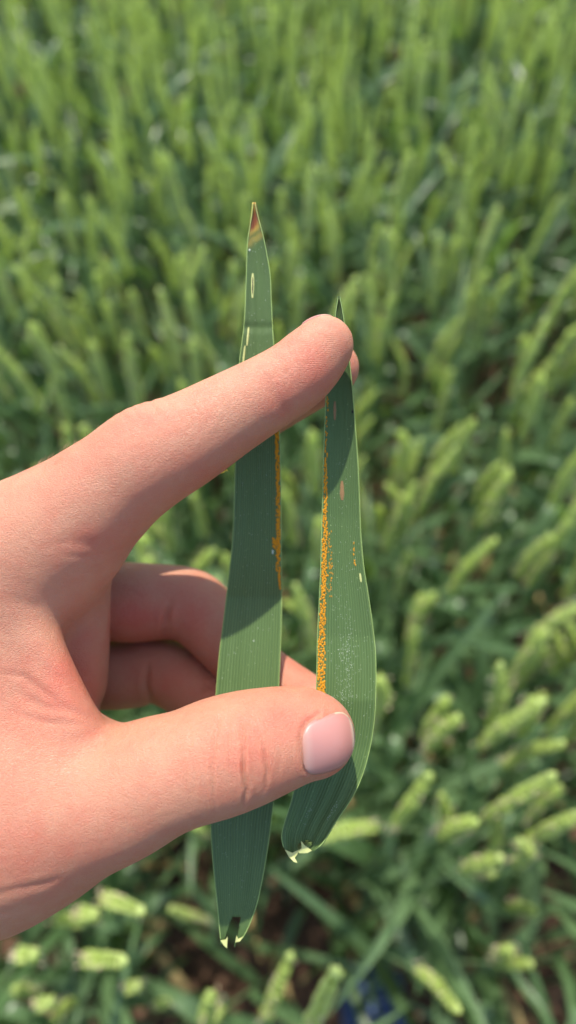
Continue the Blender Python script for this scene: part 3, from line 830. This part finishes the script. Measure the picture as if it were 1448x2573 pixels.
def lesion(leaf, parent, u, ya, yb, wpx, mat, name='lesion', rim=None):
    """a raised elongated spot following the veins"""
    ys = np.linspace(ya, yb, 14); wd = wpx*np.sin(np.pi*np.linspace(0.06, 0.94, 14))**0.35*(1+np.array([rs.uniform(-.15, .15) for _ in ys]))
    wl = interp_edge(leaf.r, ys)-interp_edge(leaf.l, ys)
    U = u+np.linspace(-.5, .5, 5)[:, None]*(wd/wl)[None]; Y = np.broadcast_to(ys, U.shape)
    lift = 0.010*(1-(np.linspace(-1, 1, 5)**2))[:, None]+0.003+0*U
    P = leaf.at(U, Y, lift).reshape(-1, 3); i = np.arange(5*14).reshape(5, 14)
    Q = np.stack([i[:-1, :-1], i[:-1, 1:], i[1:, 1:], i[1:, :-1]], -1).reshape(-1, 4)
    return link(name, quad_mesh(name, P, Q), mat, parent=parent)
lesion(right_leaf, RL, .33, 1008, 1055, 7, M_LESION); lesion(right_leaf, RL, .53, 1208, 1256, 10, M_LESION)
lesion(right_leaf, RL, .89, 1440, 1462, 5, M_PALE)
for (u, a, b, w_) in ((.27, 686, 748, 7), (.17, 822, 868, 5), (.11, 868, 925, 5)):
    q = lesion(left_leaf, LL, u, a, b, w_, M_PALE)
    if a == 686:
        k = lesion(left_leaf, q, u, 696, 738, 2.6, M_BLACK, 'split'); k.location.z = 0.012
k = spots(right_leaf, RL, 'dirt_speck', M_BLACK, [(.955, 1034, .03, .045, .02)]); del k['kind']

def auricle(parent, leaf, pts, zoff, name='torn_base'):
    """a torn, pale end of a leaf base: a small thick flap"""
    P = [hp(x, y, zoff+dz) for x, y, dz in pts]; bm = bmesh.new()
    vs_ = [bm.verts.new(p) for p in P]; bm.faces.new(vs_); bmesh.ops.triangulate(bm, faces=bm.faces[:])
    bmesh.ops.subdivide_edges(bm, edges=bm.edges[:], cuts=1)
    me = bpy.data.meshes.new(name); bm.to_mesh(me); bm.free()
    o = link(name, me, M_PALE, parent=parent); m = o.modifiers.new('t', 'SOLIDIFY'); m.thickness = .03
auricle(RL, right_leaf, [(716, 2134, 0), (735, 2142, 0), (752, 2134, .03), (748, 2146, .05), (741, 2155, .05), (747, 2168, .1), (738, 2165, .1), (726, 2152, .03)], -.50)
auricle(RL, right_leaf, [(756, 2112, 0), (764, 2122, 0), (784, 2136, .0), (772, 2142, .02), (752, 2142, .05), (748, 2137, .05), (758, 2130, .04)], -.50)
auricle(LL, left_leaf, [(555, 2362, 0), (567, 2360, 0), (573, 2352, 0), (571, 2381, .03), (563, 2374, .02)], -1.25)
auricle(LL, left_leaf, [(592, 2366, 0), (594, 2350, 0), (600, 2358, 0), (612, 2352, 0), (604, 2364, .02)], -1.23)

V, F = merge([dome(hp(558, 1184, -.35), .10, .05, .05, .3), dome(hp(568, 1180, -.33), .06, .03, .04, -.4)])
tag(link('anther', mesh_np('anther', V, F), M_ANTH2, M=HM), 'tiny yellow anther stuck to the underside of the index finger', 'anther')

# ------------------------------------------------------------------ the photographer's shoe on the soil
def build_shoe():
    t = NT('blue_canvas'); tc = t.n('ShaderNodeTexCoord')
    wv = t.n('ShaderNodeTexWave', {'Vector': tc.outputs['Object'], 'Scale': 160.0, 'Distortion': .5}).outputs[0]
    col = t.mix(t.noise(tc.outputs['Object'], 40, 3), C(0.02, 0.045, 0.14), C(0.045, 0.085, 0.22))
    mb = t.end(t.n('ShaderNodeBsdfPrincipled', {'Base Color': col, 'Roughness': .7, 'Normal': t.bump(wv, .4, .0005)}).outputs[0])
    ms = plain('grey_rubber', (0.13, 0.11, 0.10), .6, 20); ml = plain('pale_lace', (0.3, 0.36, 0.45), .8, 60)
    p = ray_at_z(900, 2395, 0.03)
    e = bpy.data.objects.new('shoe', None); COL.objects.link(e)
    e.matrix_world = Matrix.Translation((p.x, p.y-0.29, 0.012)) @ Matrix.Rotation(R(-4), 4, 'Z')
    tag(e, 'dark blue shoe with a grey rubber sole on the soil', 'shoe')
    # outline: heel at y=0, toe at y=0.29
    ys = np.linspace(0, 1, 25); half = np.array([np.interp(y, [0, .04, .15, .4, .6, .78, .9, .97, 1], [.012, .028, .036, .036, .043, .050, .044, .026, .004]) for y in ys])
    def loft(hts, prof, name, mat):
        V, F = [], []; n = 16
        for y, w_, h_ in zip(ys, half, hts):
            for k in range(n):
                a = 2*math.pi*k/n; c, s = math.cos(a), math.sin(a)
                V.append((w_*prof*np.sign(c)*abs(c)**.6, y*.29, (h_[0]+h_[1])/2+(h_[1]-h_[0])/2*np.sign(s)*abs(s)**.7))
        for i in range(len(ys)-1):
            for k in range(n): F.append((i*n+k, i*n+(k+1) % n, (i+1)*n+(k+1) % n, (i+1)*n+k))
        F += [tuple(range(n))[::-1], tuple(range((len(ys)-1)*n, len(ys)*n))]
        return link(name, mesh_np(name, np.array(V), F), mat, parent=e)
    loft([(0.0, .026)]*25, 1.06, 'sole', ms)
    up_ = loft([(0.015, float(np.interp(y, [0, .1, .3, .5, .7, .88, .97, 1], [.085, .10, .10, .085, .065, .055, .042, .03]))) for y in ys], 0.98, 'upper', mb)
    for k in range(4):
        y = .165+k*.02; z = float(np.interp(y/.29, [.3, .5, .7, .88], [.10, .085, .065, .055]))
        V, F = tube([(-.028, y, z-.012), (-.012, y+.004, z+.001), (.012, y+.006, z+.001), (.028, y+.01, z-.012)], .0025, 6)
        link('lace', mesh_np('lace', V, F), ml, parent=up_)
build_shoe()
